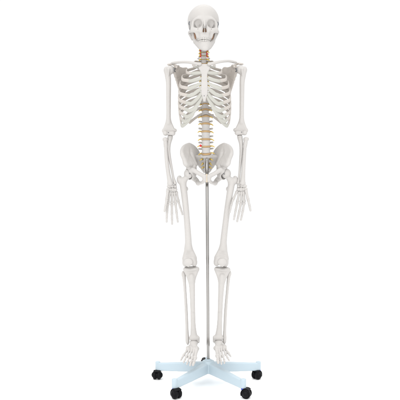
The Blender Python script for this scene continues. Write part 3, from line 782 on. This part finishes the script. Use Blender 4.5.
# ------------------------------------------------------------------ legs
LF = 390.0
f = Field((-48, -56, -LF - 26), (62, 52, 66), 1.7)
chain(f, [(-2, 0, 8, 15), (0, 0, -20, 16), (2, -4, -60, 15.2), (4, -9, -130, 14.3), (4, -11, -200, 14.3), (3, -8, -270, 15.2), (0, -4, -320, 16.5)], 8)
f.add(cone((0, 0, -4), (29, -6, 33), 13, 11.5, (1, 1, 1)), 10)
f.add(ell((32, -7, 38), (23.5, 23.5, 23.5)), 5)
f.add(ell((-17, 4, 12), (11, 17, 19)), 8); f.add(ell((-14, 12, 24), (9, 11, 9)), 6); f.add(ell((13, 14, -34), (9, 9, 12)), 7)
f.add(tri((0, -2, -312), (-22, 2, -LF + 22), (24, 2, -LF + 22), 15, 12, 12), 10)
f.add(ell((-21, 8, -LF + 2), (15.5, 30, 21)), 8); f.add(ell((22, 8, -LF + 1), (15, 30, 22)), 8)
f.add(ell((-14, -14, -LF + 14), (16, 15, 18)), 8); f.add(ell((14, -12, -LF + 14), (15, 14, 17)), 8)
f.cut(ell((1, 34, -LF - 12), (8, 24, 24)), 6); f.add(ell((0, -8, -LF + 16), (26, 15, 18)), 10); f.add(ell((0, -7, -LF + 6), (22, 14, 19)), 8)
f.wobble(0.1, 26, 41)
FEM = f.mesh(1)
FT = {-1: P(182.9, 182.0, -6), 1: P(231.6, 182.2, -6)}; FB = {-1: P(189.7, 262.8, -8), 1: P(221.2, 262.7, -8)}
LT = 340.0
f = Field((-48, -44, -LT - 22), (48, 44, 16), 1.7)
f.add(ell((0, 3, -9), (37.5, 25, 10)), 0); f.add(ell((-18, 4, -6), (19, 22, 7)), 4); f.add(ell((18, 4, -6), (19, 23, 7)), 4)
f.add(tri((-24, 3, -14), (24, 3, -14), (0, -1, -62), 13, 13, 15), 9)
chain(f, [(0, -1, -50, 18), (1, -3, -90, 14.5), (1, -4, -150, 12.6), (0, -3, -230, 11.6), (0, -1, -280, 13), (1, 0, -318, 17)], 8)
f.add(cone((0, -16, -36), (1, -14, -60), 8, 4), 14); f.add(cone((2, -10, -60), (2, -13, -200), 5, 3), 10)
f.add(ell((2, 1, -LT + 12), (25, 19, 14)), 8); f.add(cone((20, -2, -LT + 12), (22, -3, -LT - 6), 9, 6), 6)
f.add(cone((-5, 2, 0), (6, 0, 1), 4, 4), 4); f.cut(ell((0, 0, -LT - 6), (17, 24, 10)), 3)
f.wobble(0.1, 26, 42)
TIB = f.mesh(1)
TT = {-1: P(191.2, 267.2, -2), 1: P(222.4, 267.4, -2)}; TB = {-1: P(193.8, 340.6, 14), 1: P(218.6, 340.2, 14)}
FIB = {-1: [(183.2, 272.2, 16, 6.5), (183.6, 274.2, 16, 9.5), (184.2, 279, 16, 7.4), (185.0, 290, 18, 6.3), (186.2, 310, 22, 6.6), (187.0, 330, 24, 6.8), (187.3, 338, 23, 8.2), (187.5, 342.3, 21, 7.6), (187.7, 344.2, 20, 4)],
       1: [(229.6, 271.6, 16, 6.5), (229.3, 273.6, 16, 9.5), (228.6, 278, 16, 7.4), (227.4, 290, 18, 6.3), (225.7, 310, 22, 6.6), (224.8, 330, 24, 6.8), (224.6, 337.5, 23, 8.2), (224.5, 341.8, 21, 7.6), (224.3, 343.6, 20, 4)]}
f = Field((-26, -16, -28), (26, 16, 26), 1.2)
f.add(ell((0, 0, 3), (20.5, 9, 17)), 0); f.add(cone((0, 0, 0), (0, 1, -12), 13, 8, (1, 0.6, 1)), 8); f.wobble(0.3, 8, 4)
PAT = f.mesh(1)
for sd in (-1, 1):
    fem = part('femur', oriented(*FEM, LF, FT[sd], FB[sd], sd), BONE)
    screw(HC[sd] + V(-sd*3, -24, 2), 3.0, 4, (-sd*0.2, -1, 0), fem)
    screw(HC[sd] + V(-sd*9, -20, 7), 2.2, 5, (-sd*0.4, -1, 0.2), fem)
    part('tibia', oriented(*TIB, LT, TT[sd], TB[sd], sd), BONE)
    part('fibula', sweep(spline([tuple(P(a, b, y)) + (r*1.15, r*1.25) for a, b, y, r in FIB[sd]], 4), 16), BONE)
    pc = P(188.3, 262.7, -43) if sd < 0 else P(222.2, 262.7, -43)
    part('patella', (PAT[0] + pc, PAT[1]), BONE)

# ------------------------------------------------------------------ feet
FEET = {-1: [
  [(196.2, 350.6, -58), (194.8, 358.6, -112), (193.6, 362.4, -134), (192.7, 365.6, -152)],
  [(194.0, 350.0, -56), (191.8, 358.8, -118), (190.9, 362.2, -138), (190.3, 364.2, -150), (189.9, 366.0, -158)],
  [(191.9, 350.0, -50), (189.0, 358.0, -110), (187.9, 361.2, -130), (187.3, 363.2, -141), (186.8, 364.8, -149)],
  [(189.6, 350.2, -42), (186.3, 356.8, -100), (184.9, 359.6, -120), (184.1, 361.4, -130), (183.5, 362.9, -137)],
  [(187.2, 350.4, -32), (183.6, 355.2, -86), (182.2, 357.6, -106), (181.4, 359.2, -115), (180.6, 360.6, -122)]],
 1: [
  [(216.8, 349.4, -58), (217.6, 356.6, -112), (218.0, 360.2, -134), (218.4, 363.4, -152)],
  [(218.9, 349.0, -56), (220.3, 357.4, -118), (220.9, 360.6, -138), (221.3, 362.8, -150), (221.6, 364.6, -158)],
  [(221.0, 348.8, -50), (223.0, 356.6, -110), (224.2, 359.8, -130), (224.6, 361.9, -141), (224.2, 363.8, -149)],
  [(223.2, 348.8, -42), (226.0, 354.8, -100), (227.6, 357.8, -120), (228.6, 359.6, -130), (229.4, 361.0, -137)],
  [(225.2, 348.9, -32), (228.2, 352.8, -86), (229.4, 354.6, -106), (230.2, 355.6, -115), (231.0, 356.8, -122)]]}
MTR = [(10.5, 8.0, 11.0), (8.2, 5.2, 7.4), (8.0, 5.0, 7.2), (8.0, 5.0, 7.0), (8.2, 5.2, 7.0)]
for sd in (-1, 1):
    an = TB[sd] + V(0, 0, 2); s = -sd
    f = Field(an + V(-56, -92, -72), an + V(56, 92, 18), 1.3)
    b1, b2, b3, b4, b5 = [P(*d[0]) for d in FEET[sd]]
    f.add(ell(an + V(0, 0, -12), (21, 24, 15)), 0); f.add(cone(an + V(-s*1, -12, -18), an + V(s*3, -32, -26), 18, 16), 5)          # talus
    chain(f, [tuple(an + V(-s*3, 10, -28)) + (14,), tuple(an + V(-s*2, 40, -36)) + (15,), tuple(an + V(-s*2, 58, -42)) + (16,)], 4)   # heel
    f.add(cone(an + V(-s*10, 4, -32), an + V(-s*15, -30, -34), 15, 14), 4)
    f.add(ell((an + V(s*5, -42, -30)), (22, 9, 15)), 0.6)                                                                              # navicular
    for b, w, k in ((b1, 12, 0.5), (b2, 9.5, 0.5), (b3, 9.5, 0.5)): f.add(cone(b + V(0, 14, 4), b + V(0, 3, 1), w, w*0.92), k)
    f.add(cone((b4 + b5)/2 + V(0, 26, 2), (b4 + b5)/2 + V(0, 3, 0), 14, 12.5), 0.6)
    f.wobble(0.3, 7, 51)
    foot = part('foot', f.mesh(1), BONE)
    for k, dg in enumerate(FEET[sd]):
        pts = [P(*p) for p in dg]; r = MTR[k]
        ph = [(r[0]*0.9, r[1]*0.85, r[2]*0.78), (r[0]*0.75, r[1]*0.85, r[2]*0.62), (r[0]*0.62, r[1]*0.75, r[2]*0.55)]
        if k == 0: ph = [(10, 7, 8.6), (8.8, 6.6, 6.6)]
        digit(pts, [r] + ph, ['metatarsal'] + ['phalanx'] * 3, foot, 0.8)

# ------------------------------------------------------------------ rolling stand
hub = P(208.3, 384, 0); hub[2] = 0
top = P(206.9, 158.6, 2); bot = V(hub[0], hub[1], 70)
def lathe_line(a, b, prof, seg=32):
    d = np.asarray(b) - np.asarray(a); return sweep([tuple(a + d*t) + (r, r) for t, r in prof], seg)
part('pole', lathe_line(bot, top, [(0, 7.3), (0.3, 7.3), (0.6, 7.3), (0.93, 7.3)]), STEEL, stand)
d = top - bot
part('pole_sleeve', lathe_line(bot, top, [(0.918, 7.5), (0.92, 8.3), (0.985, 8.3), (0.988, 6.2), (0.999, 6.2), (1.0, 5.0)]), STEEL, stand)
R5 = 260.0
f = Field(hub + V(-300, -260, 26), hub + V(300, 330, 130), 2.2)
def taper_leg(ang, drop=27, RL=R5):
    ca, sa = math.cos(ang), math.sin(ang)
    def fn(X, Y, Z):
        x0, y0 = X - hub[0], Y - hub[1]; u = x0*ca + y0*sa; v = -x0*sa + y0*ca
        t = np.clip(u / RL, 0, 1)
        ztop, zbot, hw = 104 - drop*t, 57 - 17*t, 21 - 9.5*t
        zc, hz = (ztop + zbot)/2, (ztop - zbot)/2; r = 5
        slope = 1 - 0.16 * np.clip((Z - zc) / hz, -1, 1)              # narrower at the top
        qv, qz, qu = np.abs(v) - hw*slope + r, np.abs(Z - zc) - hz + r, np.maximum(u - RL, -u) + r
        return np.sqrt(np.maximum(qv, 0)**2 + np.maximum(qz, 0)**2 + np.maximum(qu, 0)**2) + np.minimum(np.maximum(np.maximum(qv, qz), qu), 0) - r
    return fn, hub + V(min(0, RL*ca) - 25, min(0, RL*sa) - 25, 34), hub + V(max(0, RL*ca) + 25, max(0, RL*sa) + 25, 110)
angs = [math.radians(90 + 72*k) for k in range(5)]
RA = {a: 295.0 if a == angs[0] else R5 for a in angs}
for a in angs: f.add(taper_leg(a, 60 if a == angs[0] else 27, RA[a]), 5)
f.add(ecyl(hub + V(0, 0, 83), 29, 29, 27, 5), 4)
f.add(ecyl(hub + V(0, 0, 109), 15, 15, 8, 3), 3)
for a in angs: f.add(ecyl(hub + V(RA[a]*math.cos(a), RA[a]*math.sin(a), 45 if a == angs[0] else 63), 12.5, 12.5, 4 if a == angs[0] else 21, 4), 3)
base = part('base', f.mesh(2), BLUE, stand)

def wheel_mesh(c, axle, r, w, seg=40):
    prof = [(-w/2, 3), (-w/2, r*0.45), (-w/2 - 1.2, r*0.5), (-w/2 - 1.0, r*0.82), (-w/2 + 0.4, r*0.9), (-w/2 + 2.5, r), (w/2 - 2.5, r), (w/2, r*0.92), (w/2, 3)]
    ax = V(*axle); u = np.cross(ax, V(0, 0, 1)); u /= np.linalg.norm(u); vv = np.cross(ax, u); vs = []
    for x, q in prof:
        for j in range(seg):
            a = 2*math.pi*j/seg; vs.append(c + ax*x + u*q*math.cos(a) + vv*q*math.sin(a))
    m = len(prof)
    fs = [[i*seg+j, i*seg+(j+1) % seg, (i+1)*seg+(j+1) % seg, (i+1)*seg+j] for i in range(m-1) for j in range(seg)] + [list(range(seg-1, -1, -1)), list(range((m-1)*seg, m*seg))]
    return np.array(vs), fs
SW = [184, 262, 310, 340, 225]                                          # which way each caster trails, degrees
for a, swv in zip(angs, SW):
    c = hub + V(RA[a]*math.cos(a), RA[a]*math.sin(a), 0); t = math.radians(swv)
    tr = V(math.cos(t), math.sin(t), 0); axl = V(-math.sin(t), math.cos(t), 0); wc = c + tr*14 + V(0, 0, 21)
    f = Field(wc - V(44, 44, 30), wc + V(44, 44, 34), 1.0)
    f.add(cone(wc - axl*12, wc + axl*12, 16, 16), 0)
    # hood over the top of the wheels
    def hood(X, Y, Z, wc=wc, tr=tr, axl=axl):
        x, y, z = X - wc[0], Y - wc[1], Z - wc[2]; u = x*tr[0] + y*tr[1]; v = x*axl[0] + y*axl[1]
        rr = np.sqrt(u*u + z*z); return np.maximum(np.maximum(np.abs(rr - 22.6) - 1.3, np.abs(v) - 17), -(z*0.8 - u*0.6) + 4)
    f.add((hood, wc - 30, wc + 30), 0.5)
    f.add(ecyl(c + V(0, 0, 33), 8.5, 8.5, 5, 2), 2)
    f.add(cone(c + V(0, 0, 32), wc + V(0, 0, 14), 7, 8), 3)
    f.d = np.maximum(f.d, (V(0)[0] + 3 - f.ax[2][None, None, :]).astype(np.float32))
    cas = part('caster', f.mesh(1), BLACK, stand)
    for sg in (-1, 1): part('wheel', wheel_mesh(wc + axl*sg*10.5, axl*sg, 21, 13), BLACK, cas)
    part('stem_collar', lathe_line(c + V(0, 0, 37.5), c + V(0, 0, 41.5), [(0, 11.2), (0.5, 11.4), (1, 11.2)]), STEM, cas)
